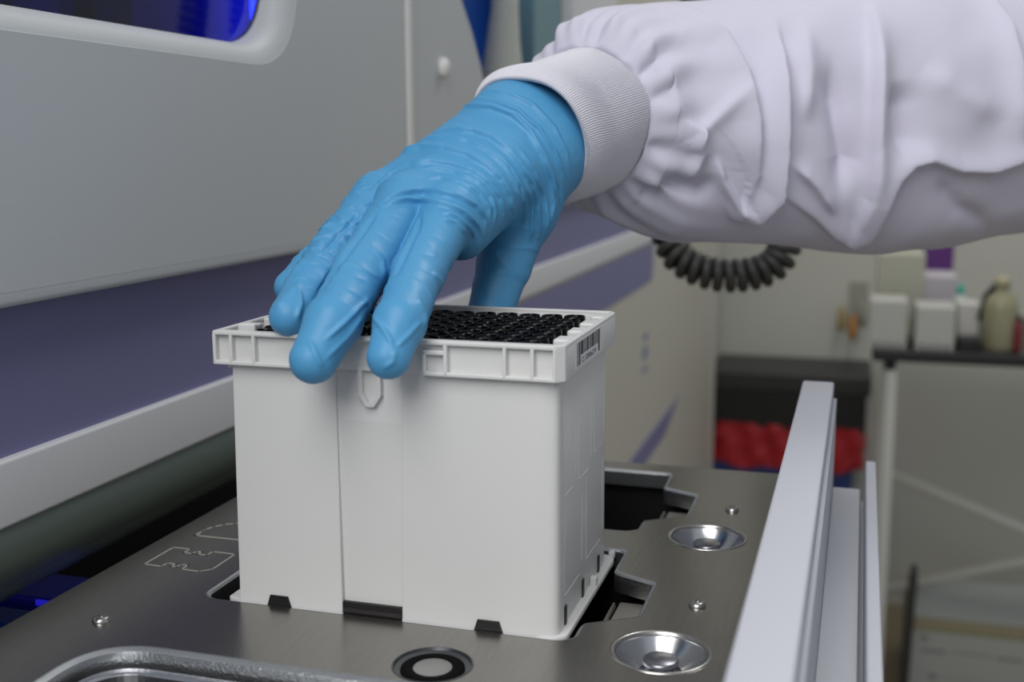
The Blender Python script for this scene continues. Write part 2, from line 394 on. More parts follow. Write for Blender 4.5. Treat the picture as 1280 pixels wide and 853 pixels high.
# printed outlines on the plate: rack silhouette and a half round
def outline(name, pts, wid, closed=True):
    q = np.array(pts, float); n = len(q); V = []; F = []
    m = n if closed else n - 1
    for i in range(m):
        a, b = q[i], q[(i + 1) % n]; t = (b - a) / np.linalg.norm(b - a); nn = np.array([-t[1], t[0]]) * wid / 2; a = a - t * wid / 2; b = b + t * wid / 2
        k = len(V); z0, z1 = 0.01, 0.09
        for z in (z0, z1): V += [(*(a + nn), z), (*(b + nn), z), (*(b - nn), z), (*(a - nn), z)]
        F += [(k + 4, k + 5, k + 6, k + 7), (k, k + 1, k + 5, k + 4), (k + 1, k + 2, k + 6, k + 5), (k + 2, k + 3, k + 7, k + 6), (k + 3, k, k + 4, k + 7)]
    return new_obj(name, V, F, MARK, pl)
sil = [(-50.5, 24.5), (-50.5, 44.8), (-42.6, 44.8), (-42.6, 40.3), (-38.6, 40.3), (-38.6, 43.2), (-36.2, 43.2), (-36.2, 40.3), (-32, 40.3), (-32, 44.8), (-21.5, 44.4), (-21.3, 27), (-25, 23.4), (-33, 23.6), (-33, 28), (-36.2, 28), (-36.2, 25), (-38.6, 25), (-38.6, 28), (-42.4, 28), (-42.4, 24)]
outline('printed_outline', sil, .85)
outline('printed_outline', [(-50, 60.5), (-50, 66)] + [(-50 + 14.5 - 14.5 * math.cos(t), 66 + 15 * math.sin(t)) for t in np.linspace(.15, math.pi - .15, 10)] + [(-21, 66), (-21, 60.5)], 1.15)

# ================================================================== GUIDE RAIL ON THE RIGHT
gr = thing('guide_rail', 'pale lilac metal guide rail running along the right of the steel plate', 'rail', (212, 0, -20))
x = prism('rail_beam', rounded([(193, .4), (208, .4), (208, 48.6), (193, 48.6)], [.5, .5, 1.3, 1.3], 4), -330, 226, RAIL, gr, 'y'); shade(x)
bm = bmesh.new(); bm.from_mesh(x.data); bm.to_mesh(x.data); bm.free()
box('rail_channel', 208.0, 209.6, -330, 224, -4.5, 41, RAIL, gr, .3)
box('tray', 209.6, 222.5, -330, 226, -8, -4.8, RAIL_TRAY, gr, .4)
box('tray_gap_floor', 222.0, 225.0, -330, 225.5, -14, -11, RAIL, gr)
box('outer_lip', 224.6, 229.4, -330, 226.5, -20, 9.8, RAIL, gr, .9, 3)

# ================================================================== WHITE TIP RACK
rk = thing('tip_rack', 'tall white plastic tip rack held by the gloved hand', 'rack', (64, 42, -2.6))
H = 100.3; RB = 88.2
# body shell
body_poly = rounded([(4.8, 4.6), (124.9, 4.6), (124.9, 81.5), (4.8, 81.5)], [3.0, 4.5, 4.5, 3.0], 6)
bd = plate_with_holes('body', body_poly, [rounded([(7, 7), (122.4, 7), (122.4, 79), (7, 79)], 2, 3)], -2.0, 92, WHITE_PLASTIC, rk, .2); shade(bd, 40)
# front face: left and right panels stand proud of the recessed middle
def wedge(name, top, bot, z0, z1, y_back=5.2):
    """top/bot are (x0, x1, y_front) rectangles; a face panel that leans slightly"""
    (a0, a1, ya), (b0, b1, yb) = top, bot
    bm = bmesh.new(); v = [bm.verts.new(p) for p in ((b0, yb, z0), (b1, yb, z0), (b1, y_back, z0), (b0, y_back, z0), (a0, ya, z1), (a1, ya, z1), (a1, y_back, z1), (a0, y_back, z1))]
    for f in ((0, 3, 2, 1), (4, 5, 6, 7), (0, 1, 5, 4), (1, 2, 6, 5), (2, 3, 7, 6), (3, 0, 4, 7)): bm.faces.new([v[i] for i in f])
    bmesh.ops.recalc_face_normals(bm, faces=bm.faces)
    bmesh.ops.bevel(bm, geom=[e for e in bm.edges if abs((e.verts[0].co - e.verts[1].co).z) > 20], offset=.45, segments=3, profile=.5, affect='EDGES')
    vv, ff = bm_geo(bm); return shade(new_obj(name, vv, ff, WHITE_PLASTIC, rk), 40)
wedge('front_panel', (5.4, 45.6, 3.9), (5.0, 46.2, 2.5), -1.6, RB + .5)
# the right panel runs on into a soft corner that broadens towards the base
ta = rounded([(70.6, 3.7), (120.0, 3.7), (124.9, 5.6), (124.9, 12), (70.6, 12)], [.4, 2.5, 2.5, .1, .1], 6)
tb_ = rounded([(69.0, 2.7), (116.5, 2.7), (125.3, 4.4), (125.3, 12), (69.0, 12)], [.4, 7, 5, .1, .1], 6)
nq = len(ta); NZ = 10
V = [(a[0] * k + b[0] * (1 - k), a[1] * k + b[1] * (1 - k), -1.6 + (RB + 2.1) * k) for k in np.linspace(0, 1, NZ) for a, b in zip(ta, tb_)]
F = [(i * nq + k, i * nq + (k + 1) % nq, (i + 1) * nq + (k + 1) % nq, (i + 1) * nq + k) for i in range(NZ - 1) for k in range(nq)] + [tuple(range(nq))[::-1], tuple(range((NZ - 1) * nq, NZ * nq))]
shade(new_obj('front_panel', V, F, WHITE_PLASTIC, rk), 50)
wedge('middle_panel', (46.0, 70.4, 4.7), (46.4, 68.8, 4.3), 3.9, RB + 4)
# openings at the foot, their shade put in as solid dark blocks
box('foot_slot', 46.4, 68.8, 2.8, 6, -3.0, 3.9, SLOT_SHADE, rk)
box('foot_slot_bar', 46.4, 68.8, 2.6, 3.0, .2, 1.9, mat('slot_bar', (40, 36, 36), .3), rk)
for a, b in ((16.0, 26.6), (95.3, 106.7)):
    prism('foot_notch', [(a, -2.2), (b, -2.2), (b - 1.8, 3.4), (a + 1.8, 3.4)], 2.0, 5, SLOT_SHADE, rk, 'y')
for y0 in (14, 40, 66):
    box('side_slot', 124.2, 125.35, y0, y0 + 2.4, -.5, 6.5, SLOT_SHADE, rk)
# faint raised brick outlines on the right side
for y0, y1, z0, z1 in ((12, 30, 46, 80), (34, 54, 46, 80), (58, 76, 50, 80), (14, 40, 10, 40), (46, 74, 12, 44)):
    for a in ((y0, y0 + .5, z0, z1), (y1 - .5, y1, z0 + 4, z1), (y0, y1 - 4, z0, z0 + .5)): box('side_moulding', 124.8, 125.02, *a, WHITE_PLASTIC, rk, .1, 1)
# base flange: ledge that spreads to the right and the left
fl = plate_with_holes('base_flange', rounded([(-1, 5), (5, 3.2), (116, 3.2), (123.5, 2.2), (128.0, 6), (128.0, 84), (124, 88), (3, 88), (-1, 84)], [1, 1, 2, 3, 2, 2, 2, 2, 1], 4), [rounded([(8, 8), (121, 8), (121, 78), (8, 78)], 2, 3)], -2.6, -.2, WHITE_PLASTIC, rk, .5); shade(fl, 40)
box('flange_rib', 125, 127.6, 52, 55, -.4, 3.2, WHITE_PLASTIC, rk, .5)
box('flange_rib', 125, 127.4, 86, 89, -1.4, 1.5, WHITE_PLASTIC, rk, .5)
# collar: inner wall with framed front, pockets between ribs
col_o = rounded([(0.2, 2.6), (127.2, 2.6), (127.9, 5), (127.9, 82), (125, 85.4), (3, 85.4), (0.0, 83)], [.3, .8, .8, 2, 2, 2, 2], 4)
col_i = rounded([(2.2, 4.2), (126.0, 4.2), (126.0, 83.0), (2.2, 83.0)], 1.5, 4)
col = plate_with_holes('collar', col_o, [col_i], RB, H - .9, WHITE_PLASTIC, rk, .4); shade(col, 40)
top = plate_with_holes('collar_rim', rounded([(0.0, 0.2), (124.8, 0.2), (127.9, 3.4), (127.9, 82), (125, 85.5), (3, 85.5), (0, 83)], [.8, 1, 1, 2, 2, 2, 2], 4), [rounded([(2.4, 4.0), (125.8, 4.0), (125.8, 83.0), (2.4, 83.0)], 1.5, 4)], H - 1.5, H, WHITE_PLASTIC, rk, .4); shade(top, 40)
# middle of the front is plain and sits further back; the two framed ends carry the pockets
for a0, a1 in ((0.0, 42.0), (87.0, 125.0)): box('pocket_sill', a0, a1, 0.2, 3.2, RB, RB + 1.5, WHITE_PLASTIC, rk, .4)
box('pocket_sill', 79.2, 88, 0.2, 3.2, RB, RB + 1.5, WHITE_PLASTIC, rk, .4)
box('pocket_lintel', 79.2, 87, 0.2, 3.2, 95.4, 97.0, WHITE_PLASTIC, rk, .4)
for a in (0.0, 6.5, 15.4, 33.6, 40.8, 107.2, 116.6): box('pocket_rib', a, a + 1.3, 0.2, 3.2, RB + .6, H - .8, WHITE_PLASTIC, rk, .35)
box('pocket_rib', 79.2, 80.4, 0.2, 3.2, RB + .6, 96.6, WHITE_PLASTIC, rk, .35)
box('pocket_rib', 86.6, 88.0, 0.2, 3.2, RB + .6, H - .8, WHITE_PLASTIC, rk, .35)
prism('collar_corner', [(124.2, .25), (124.9, .2), (127.8, 3.3), (127.8, 6), (124.2, 6)], RB, H - .8, WHITE_PLASTIC, rk, 'z', .3)
# inner steps between the tips
for y in (14.0, 33.2, 51.4, 69.5):
    box('inner_tab', 120.6, 126.4, y, y + 8.5, H - 11, H - .1, WHITE_PLASTIC, rk, .7)
    box('inner_tab', 1.8, 8.0, y, y + 8.5, H - 11, H - .1, WHITE_PLASTIC, rk, .7)
box('corner_tab', 6.2, 13.0, 7.4, 9.4, H - 6, H + 1.7, WHITE_PLASTIC, rk, .6)
box('tip_deck', 3, 125.4, 5, 82, H - 14, H - 12.5, WHITE_PLASTIC, rk)
# small pentagon loop hanging from the middle panel
lo = [(54.5, 89.6), (63.0, 89.6), (63.0, 79.8), (60.2, 75.6), (57.3, 75.6), (54.5, 79.8)]
li = [(56.1, 88.4), (61.4, 88.4), (61.4, 80.4), (59.6, 77.2), (57.9, 77.2), (56.1, 80.4)]
bm = bmesh.new(); R = []
for pl_, y in ((lo, 2.4), (li, 2.4), (li, 4.8), (lo, 4.8)): R.append([bm.verts.new((p[0], y, p[1])) for p in pl_])
for i in range(4):
    for k in range(6): bm.faces.new((R[i][k], R[i][(k + 1) % 6], R[(i + 1) % 4][(k + 1) % 6], R[(i + 1) % 4][k]))
bmesh.ops.recalc_face_normals(bm, faces=bm.faces); bmesh.ops.bevel(bm, geom=list(bm.edges), offset=.25, segments=2, profile=.5, affect='EDGES')
vv, ff = bm_geo(bm); new_obj('hanging_loop', vv, ff, WHITE_PLASTIC, rk)
# bar code label on the right end of the collar
lab = box('barcode_label', 127.75, 128.0, 16.5, 57, 89.8, 99.0, mat('label_paper', (214, 214, 216), .6), rk, .05, 1)
yy = 18.0; k = 0
widths = [.7, .5, 1.8, .4, 3.8, .5, .6, .9, 2.6, .5, .7, 1.4, .4, 3.2, .6, .5, 1.1, .8, .5, 2.4, .6]
while yy < 53 and k < 40:
    wd = widths[k % len(widths)]
    full = k in (0, 1) or yy > 50
    box('barcode_bar', 127.95, 128.04, yy, yy + wd, (90.4 if full or k < 4 else 93.6), 98.4, (INK if k % 3 else INK_GREY), lab)
    yy += wd + (.5, .9, .35)[k % 3]; k += 1
# the number under the bars, as tiny raised print
fc = bpy.data.curves.new('barcode_number', 'FONT'); fc.body = 'CE 209066234'; fc.size = 3.6 * S; fc.extrude = .02 * S
to = bpy.data.objects.new('barcode_number', fc); COL.objects.link(to)
me = bpy.data.meshes.new_from_object(to.evaluated_get(bpy.context.evaluated_depsgraph_get())); bpy.data.objects.remove(to)
vv = [(128.03 + q.co.z / S, 24.5 + q.co.x / S * 1.05, 90.6 + q.co.y / S * .8) for q in me.vertices]; ff = [tuple(p.vertices) for p in me.polygons]
new_obj('barcode_number', vv, ff, INK, lab)

# ------------------------------------------------------------------ black tips, twelve columns of eight
tprof = [(3.0, -38), (3.3, -12), (3.5, -10.5), (4.15, -10), (4.2, -.6), (4.0, 0), (3.75, -.05), (3.6, -.5), (2.9, -10), (2.2, -20), (.1, -20)]
tv, tf = g_lathe(tprof, 20, (0, 0, 0), False)
tip_mesh = None
for c in range(12):
    for r in range(8):
        X, Yc = 14.38 + 9 * c, 11.24 + 9 * r
        zt = H - 1.0 + rng.uniform(-.15, .15)
        if tip_mesh is None:
            o = new_obj('pipette_tip', [(a + X, b + Yc, z + zt) for a, b, z in tv], tf, BLACK_TIP, None, True); shade(o, 50); tip_mesh = o.data; first = o
            base = np.array(first.location)
            o0 = np.array([X, Yc, zt - 38]) * S
        else:
            o = first.copy(); COL.objects.link(o); o.location = Vector(base + (np.array([X, Yc, zt - 38]) * S - o0))
        tag(o, 'glossy black pipette tip standing in the white rack', 'pipette tip', 'black pipette tips in the white rack')

# ================================================================== PERSON: GLOVED HAND AND LAB COAT SLEEVE
person = thing('person', 'gloved hand and white lab coat sleeve reaching in to grip the white tip rack', 'person', (110, 120, 88))
GLOVE = mat('blue_nitrile', (82, 156, 204), .46, spec=.4, bump=((2200, 2200, 2200), .12, .0002))
def A(*p): return at(*p)
fingers = {
    'index':  ([(562, 268, 434), (523, 341, 406), (500, 403, 377.5), (486, 447, 371)], [10.8, 9.2, 8.3, 7.2]),
    'middle': ([(508, 256, 441), (452, 340, 409), (416, 404, 383), (392, 450, 376.5)], [11.4, 10.0, 9.1, 8.0]),
    'ring':   ([(473, 250, 455), (420, 316, 430), (384, 366, 411), (362, 396, 397.5)], [10.4, 9.1, 8.2, 7.1]),
    'pinky':  ([(462, 260, 470), (423, 304, 452), (388, 338, 442), (363, 359, 436)], [8.2, 7.7, 7.0, 6.2]),
    'thumb':  ([(661, 205, 482), (652, 262, 479), (631, 328, 478), (611, 396, 473.5)], [16.0, 13.6, 11.2, 9.2]),
}
n0 = RM.T @ (np.array([.72 * .75, -.69 * .75, .66])); n0 /= np.linalg.norm(n0)
chord = RM.T @ np.array([.69, .72, 0.0])
W0 = A(659, 175, 486)
prims = []                                   # (group, a, b, ra, rb)
for nm, (pts, rr) in fingers.items():
    P = [A(*p) for p in pts]
    for i in range(3): prims.append((nm, P[i], P[i + 1], rr[i], rr[i + 1]))
J = {k: [A(*p) for p in v[0]] for k, v in fingers.items()}
wr = {'index': W0 + chord * 6, 'middle': W0 + chord * 1, 'ring': W0 - chord * 5, 'pinky': W0 - chord * 9}
for k, ra in (('index', 18), ('middle', 18.5), ('ring', 17.5), ('pinky', 15.0)):
    prims.append(('palm', wr[k], J[k][0], ra, fingers[k][1][0] - .4))
prims.append(('palm', W0 + chord * 7.5, J['thumb'][1], 17.5, 14.2))
prims.append(('palm', J['thumb'][0] + RM.T @ np.array([-8, 2, -4]), J['index'][0] + RM.T @ np.array([4, 6, 6]), 15, 11.0))   # flesh between thumb and index
for s in (-9, 0, 9): prims.append(('palm', W0 + chord * s * .9, W0 + chord * s * .8 + (A(735, 149, 512) - A(660, 175, 486)) * .72, 17.5, 16.0))

def seg_d(p, a, b, ra, rb):
    ab = b - a; t = np.clip(((p - a) @ ab) / (ab @ ab), 0, 1)
    return np.linalg.norm(p - a - t[:, None] * ab, axis=1) - (ra + (rb - ra) * t)
def smin(a, b, k):
    h = np.clip(.5 + .5 * (b - a) / k, 0, 1); return b + (a - b) * h - k * h * (1 - h)
def sdf(p):
    g = {}
    for nm, a, b, ra, rb in prims:
        d = seg_d(p, a, b, ra, rb); k = 9.0 if nm == 'palm' else 3.0
        g[nm] = d if nm not in g else smin(g[nm], d, k)
    fg = g['index']
    for nm in ('middle', 'ring', 'pinky'): fg = smin(fg, g[nm], .8)
    return smin(smin(g['palm'], fg, 3.2), g['thumb'], 5.5)
def grad(p, e=.15):
    q = np.stack([sdf(p + np.eye(3)[i] * e) - sdf(p - np.eye(3)[i] * e) for i in range(3)], 1) / (2 * e)
    return q
# rough union of capsules -> even skin by voxel remesh -> pulled on to the smooth blended hand
V = []; F = []
for nm, a, b, ra, rb in prims:
    ax = (b - a) / np.linalg.norm(b - a)
    pts = []; rad = []
    for t in np.linspace(-90, 0, 6)[:-1]: pts.append(a + ax * ra * math.sin(math.radians(t))); rad.append(max(.15, ra * math.cos(math.radians(t))))
    for t in np.linspace(0, 1, 5): pts.append(a + (b - a) * t); rad.append(ra + (rb - ra) * t)
    for t in np.linspace(0, 90, 6)[1:]: pts.append(b + ax * rb * math.sin(math.radians(t))); rad.append(max(.15, rb * math.cos(math.radians(t))))
    pts = np.array(pts); tv_, tf_ = g_tube(pts, rad, 24); o_ = len(V); V += [tuple(x) for x in tv_]; F += [tuple(i + o_ for i in q) for q in tf_]
me = bpy.data.meshes.new('rough'); me.from_pydata([tuple(np.array(x)) for x in V], [], F); me.update()
tmp = bpy.data.objects.new('rough', me); COL.objects.link(tmp)
md = tmp.modifiers.new('r', 'REMESH'); md.mode = 'VOXEL'; md.voxel_size = 0.52
me2 = bpy.data.meshes.new_from_object(tmp.evaluated_get(bpy.context.evaluated_depsgraph_get()))
bpy.data.objects.remove(tmp); bpy.data.meshes.remove(me)
HV = np.zeros(len(me2.vertices) * 3); me2.vertices.foreach_get('co', HV); HV = HV.reshape(-1, 3)
HF = [tuple(p.vertices) for p in me2.polygons]
ED = np.zeros(len(me2.edges) * 2, int); me2.edges.foreach_get('vertices', ED); ED = ED.reshape(-1, 2)
bpy.data.meshes.remove(me2)
deg = np.bincount(ED.ravel(), minlength=len(HV)).astype(float)[:, None]
def lap(v):
    s = np.zeros_like(v); np.add.at(s, ED[:, 0], v[ED[:, 1]]); np.add.at(s, ED[:, 1], v[ED[:, 0]]); return s / deg
for it in range(5):
    d = sdf(HV); G = grad(HV); gl = np.linalg.norm(G, axis=1)[:, None]
    HV = HV - np.clip(d, -2, 2)[:, None] * G / np.maximum(gl, .3) ** 2
    if it < 3: HV = HV * .5 + lap(HV) * .5
NRM = grad(HV); NRM /= np.maximum(np.linalg.norm(NRM, axis=1)[:, None], 1e-6)
# ---- creases of the thin glove
gd_ = {}
for nm, a, b, ra, rb in prims:
    d = seg_d(HV, a, b, ra, rb); gd_[nm] = np.minimum(gd_.get(nm, 1e9), d)
near = {k: np.clip(1 - gd_[k] / 5.0, 0, 1) for k in gd_}
fing = np.max(np.stack([near[k] for k in ('index', 'middle', 'ring', 'pinky')]), 0)
palm_w = np.clip(1 - gd_['palm'] / 7.0, 0, 1) * (1 - .85 * np.clip(fing * 1.2 - np.clip(1 - gd_['palm'] / 2.0, 0, 1) * .9, 0, 1))
web = A(588, 312, 446); far_k = J['pinky'][0] + (J['pinky'][0] - J['index'][0]) * .5
ab = far_k - web; t = np.clip(((HV - web) @ ab) / (ab @ ab), 0, 1)
phi = np.linalg.norm(HV - web - t[:, None] * ab, axis=1)
n1d = np.array([noise.noise(Vector(p * .035)) for p in HV]); n2d = np.array([noise.noise(Vector(p * .09 + 31.7)) for p in HV])
phiw = phi + 3.0 * n1d + .7 * n2d
disp = np.zeros(len(HV))
pos = 20.0; kk = 0
while pos < 100:
    st = rng.uniform(1.7, 4.2); amp = rng.choice([.4, .6, .9, 1.25], p=[.3, .3, .25, .15]); wd = rng.uniform(.55, .85) * (1 + .4 * (amp > .9))
    tilt = rng.uniform(-.05, .05); offp = rng.uniform(0, 40)
    mod = .5 + .5 * np.clip(np.sin(t * rng.uniform(3, 8) + offp + n1d * 3) + .35, 0, 1.2)
    x = phiw - pos - tilt * (t * np.linalg.norm(ab) - 40)
    disp += .22 * amp * mod * np.exp(-(x / wd) ** 2) * palm_w
    pos += st
# fingers: crosswise crumples, strong on ring and little finger
for nm, am, fr in (('pinky', 1.5, .24), ('ring', 1.4, .22), ('middle', .42, .12), ('index', .34, .11), ('thumb', .4, .10)):
    P = J[nm]; ax = P[3] - P[0]; Lg = np.linalg.norm(ax); ax /= Lg
    u = (HV - P[0]) @ ax; wgt = near[nm] * np.clip(u / 10 + .5, 0, 1)
    q = HV - P[0] - u[:, None] * ax
    arg = np.stack([u * fr * 1.0, q @ np.array([1., .3, 0]) * fr * .42, q @ np.array([-.2, .4, 1.]) * fr * .42], 1) + hash(nm[0]) % 7 * 0 + {'pinky': 3, 'ring': 17, 'middle': 29, 'index': 41, 'thumb': 53}[nm]
    nz = np.array([noise.noise(Vector(a)) if g > .02 else 0 for a, g in zip(arg, wgt)])
    ridge = (1 - np.abs(nz) * 2.6).clip(-.2, 1) ** 3
    mid = np.exp(-((u - Lg * .42) / (Lg * .34)) ** 2) if nm in ('pinky', 'ring') else np.exp(-((u - Lg * .66) / (Lg * .22)) ** 2) + .45 * np.exp(-((u - Lg * .33) / (Lg * .14)) ** 2)
    disp += am * ridge * wgt * mid
# long diagonal pulls towards the finger pads
QH = measure(HV); FRONT = np.clip(-(NRM @ RM[2]) * 2.5, 0, 1)
def crease(pts, w_, amp):
    P = np.array(pts, float); L = np.concatenate([[0], np.cumsum(np.linalg.norm(np.diff(P, axis=0), axis=1))])
    out = np.full(len(HV), 1e9); par = np.zeros(len(HV))
    for k, (a, b) in enumerate(zip(P[:-1], P[1:])):
        e = b - a; s = np.clip(((QH - a) @ e) / (e @ e), 0, 1); d = np.linalg.norm(QH - a - s[:, None] * e, axis=1)
        m = d < out; out[m] = d[m]; par[m] = ((L[k] + s * np.linalg.norm(e)) / L[-1])[m]
    tp = np.clip(np.minimum(par, 1 - par) * 4.5, 0, 1); tp = tp * tp * (3 - 2 * tp)
    return amp * (.1 + .9 * tp) * (par > 0) * (par < 1) * np.exp(-(out / w_) ** 2) * FRONT
for pts, w_, amp in (
    ([(464, 392), (478, 410), (494, 436)], 3.0, .8), ([(494, 436), (510, 420), (528, 400)], 3.0, .7), ([(494, 436), (492, 452), (478, 462)], 3.2, .55),
    ([(520, 372), (534, 390), (530, 412)], 3.0, .7), ([(540, 340), (552, 352), (556, 366)], 3.0, .6),
    ([(404, 428), (430, 404), (464, 370)], 3.2, .9), ([(404, 452), (436, 420), (462, 384)], 3.0, .7), ([(386, 424), (396, 446), (404, 462)], 3.2, .6), ([(400, 336), (440, 330), (478, 350)], 3.0, .55),
    ([(460, 302), (478, 326), (480, 352)], 2.8, .7), ([(372, 352), (376, 380), (370, 404)], 3.2, .9), ([(342, 388), (356, 372), (376, 352)], 3.5, .6), ([(356, 340), (370, 336), (384, 322)], 3.2, .6),
    ([(526, 262), (522, 284), (506, 318), (490, 350)], 3.0, -1.6), ([(474, 262), (446, 300), (414, 342), (392, 376)], 3.0, -1.3), ([(452, 264), (424, 294), (398, 322)], 3.0, -1.0),
    ):
    disp += crease(pts, w_, amp)
# long drawn creases round the back of the hand, from the little finger side over to the thumb
def hb(l): return [(440 + x * .258, 80 + y * .258) for x, y in l]
for pts, w_, amp in (
    ([(610, 165), (700, 185), (800, 225), (900, 310), (980, 420), (1020, 520), (1030, 600)], 2.4, .8),
    ([(640, 120), (760, 140), (880, 200), (980, 310), (1040, 430), (1055, 520)], 2.4, .6),
    ([(470, 250), (560, 205), (680, 210), (780, 250), (860, 330), (920, 430), (960, 540), (990, 650), (985, 740)], 2.8, 1.2),
    ([(390, 330), (480, 320), (590, 325), (680, 360), (760, 420), (820, 500), (870, 580), (895, 680), (905, 780), (900, 850)], 2.8, 1.3),
    ([(30, 580), (110, 500), (220, 435), (330, 405), (450, 410), (560, 440), (650, 495), (720, 560), (765, 640), (780, 720), (765, 800)], 2.8, 1.25),
    ([(250, 400), (350, 365), (450, 355), (560, 370), (660, 420), (740, 500), (790, 580), (815, 660), (820, 760)], 2.4, .65),
    ([(80, 630), (180, 540), (280, 490), (380, 475), (480, 490), (580, 520), (660, 580), (715, 650), (735, 720), (725, 800)], 2.5, 1.0),
    ([(300, 520), (400, 505), (500, 525), (600, 570), (670, 640), (695, 720), (685, 800)], 2.3, .7),
    ([(320, 560), (430, 550), (540, 580), (620, 630), (665, 700), (670, 790)], 2.3, .6),
    ([(120, 680), (200, 640), (300, 618), (420, 622), (520, 648), (600, 690), (645, 750), (655, 820)], 2.6, 1.1),
    ([(130, 690), (260, 660), (360, 664), (450, 684), (540, 722), (605, 780), (640, 840)], 2.8, 1.2),
    ([(800, 400), (880, 520), (930, 640), (945, 760), (935, 850)], 2.4, .8), ([(860, 360), (950, 480), (1005, 600), (1015, 700), (990, 800)], 2.4, .7), ([(900, 420), (960, 560), (975, 680), (960, 800)], 2.2, .6),
    ([(690, 420), (770, 510), (820, 600), (838, 700), (830, 800)], 2.3, .7), ([(840, 560), (870, 680), (872, 790), (855, 880)], 2.3, .7),
    ([(430, 715), (510, 745), (570, 800), (600, 850)], 2.4, .8), ([(430, 745), (500, 770), (560, 830)], 2.4, .6), ([(710, 400), (800, 470), (850, 560)], 2.2, .5)):
    disp += crease(hb(pts), w_ * .85, amp * 1.75)
fine = np.array([noise.noise(Vector(p * .25)) for p in HV]); disp += .12 * fine
HV = HV + NRM * np.clip(disp, -1.2, 1.9)[:, None]
HV = HV * .85 + lap(HV) * .15
glove = new_obj('glove', HV, HF, GLOVE, person, True); tag(glove, 'creased blue nitrile glove')

# ---- cuff and sleeve: rings set along the forearm
def ring_frame(n):
    n = n / np.linalg.norm(n); u = RM[1] - n * (RM[1] @ n); u /= np.linalg.norm(u); return n, u, np.cross(n, u)
CLOTH = mat('white_coat_cloth', (205, 203, 220), .8, spec=.2, sheen=.15, bump=((3000, 3000, 3000), .08, .0002))
KNIT = mat('white_knit', (220, 219, 228), .85, spec=.2, sheen=.2)
n1 = RM.T @ np.array([.84 * .66, -.42 * .66, .75])
def rings(st, NU):
    """st: list of (centre, normal, a, b) -> smooth interpolation"""
    st = [np.concatenate([c, n / np.linalg.norm(n), [a, b]]) for c, n, a, b in st]; K = np.array(st); m = len(K)
    L = np.concatenate([[0], np.cumsum(np.linalg.norm(np.diff(K[:, :3], axis=0), axis=1))])
    T = np.gradient(K, L, axis=0); out = []; us = np.linspace(0, L[-1], NU)
    for s in us:
        i = min(np.searchsorted(L, s, side='right') - 1, m - 2); h = L[i + 1] - L[i]; x = (s - L[i]) / h
        out.append((2 * x ** 3 - 3 * x ** 2 + 1) * K[i] + (x ** 3 - 2 * x ** 2 + x) * h * T[i] + (-2 * x ** 3 + 3 * x ** 2) * K[i + 1] + (x ** 3 - x ** 2) * h * T[i + 1])
    return us, np.array(out)
def tube_grid(us, K, NV, fn):
    V = []
    for s, k in zip(us, K):
        n, u, v = ring_frame(k[3:6]); th = np.linspace(0, 2 * math.pi, NV, endpoint=False)
        rr = fn(s, th)
        V.append(k[:3] + (u[None] * (np.cos(th) * (k[6] + rr))[:, None] + v[None] * (np.sin(th) * (k[7] + rr))[:, None]))
    V = np.concatenate(V); m = len(us)
    i, k = np.meshgrid(np.arange(m - 1), np.arange(NV), indexing='ij'); k2 = (k + 1) % NV
    F = np.stack([i * NV + k, i * NV + k2, (i + 1) * NV + k2, (i + 1) * NV + k], -1).reshape(-1, 4)
    return V, [tuple(int(x) for x in q) for q in F]
C0 = A(660, 175, 486); C1 = A(735, 149, 512)
cuff_st = [(C0 + n0 * 9, n0, 26.8, 26.8), (C0 + n0 * 1.6, n0, 27.2, 27.2), (C0 + n0 * .4, n0, 28.2, 28.2), (C0 + n0 * 1.6, n0, 29.2, 29.2), (C0 * .55 + C1 * .45, n0 * .5 + n1 * .5, 31.0, 31.0), (C1 + n1 * 2, n1, 31.5, 31.5)]
us, K = rings(cuff_st, 46)
V, F = tube_grid(us, K, 800, lambda s, th: .42 * np.cos(th * 200) * (1 if s > 6 else .3) + .7 * np.sin(3 * th + 1.0) + .4 * np.sin(5 * th + s * .08))
sleeve_st = [(C1 - n1 * 1.0, n1, 31.2, 31.2), (C1 + n1 * 3.0, n1, 38, 37)]
for (px, py, d, a, b, nn) in ((752, 146, 524, 45, 43, (.70, -.2, .68)), (785, 146, 536, 51, 46, (.82, -.06, .57)), (830, 152, 546, 56, 49, (.9, .0, .43)), (900, 152, 558, 59, 51, (.92, -.02, .38)), (980, 150, 570, 62.5, 53, (.92, -.02, .38)),
                             (1100, 147, 592, 70, 57, (.92, -.04, .38)), (1280, 120, 630, 75, 62, (.92, -.08, .38)), (1420, 96, 660, 80, 66, (.92, -.1, .38)), (1560, 70, 690, 84, 70, (.92, -.1, .38))):
    sleeve_st.append((A(px, py, d), RM.T @ np.array(nn), a, b))
us, K = rings(sleeve_st, 380); NVS = 400
def gath(s, th):
    e = np.exp(-max(s, 0) / 22) * min(1, s / 4)
    return e * (2.6 * np.sin(13 * th + 1.5 * np.sin(3 * th)) + 1.6 * np.sin(23 * th + 2 * np.sin(2 * th)) + 1.2 * np.sin(7 * th))
SV, SF = tube_grid(us, K, NVS, gath)
def normals(V, F):
    f = np.array(F); n = np.cross(V[f[:, 2]] - V[f[:, 0]], V[f[:, 3]] - V[f[:, 1]]); o = np.zeros_like(V)
    for k in range(4): np.add.at(o, f[:, k], n)
    return o / np.maximum(np.linalg.norm(o, axis=1)[:, None], 1e-9)
cen = np.repeat(K[:, :3], NVS, axis=0)
SN = normals(SV, SF); sg = np.sign(((SV - cen) * SN).sum(1).mean()); SN *= sg
pix = measure(SV); front = np.clip(-(SN * ((SV - CAM) / np.linalg.norm(SV - CAM, axis=1)[:, None])).sum(1) * 2.2 + .25, 0, 1)
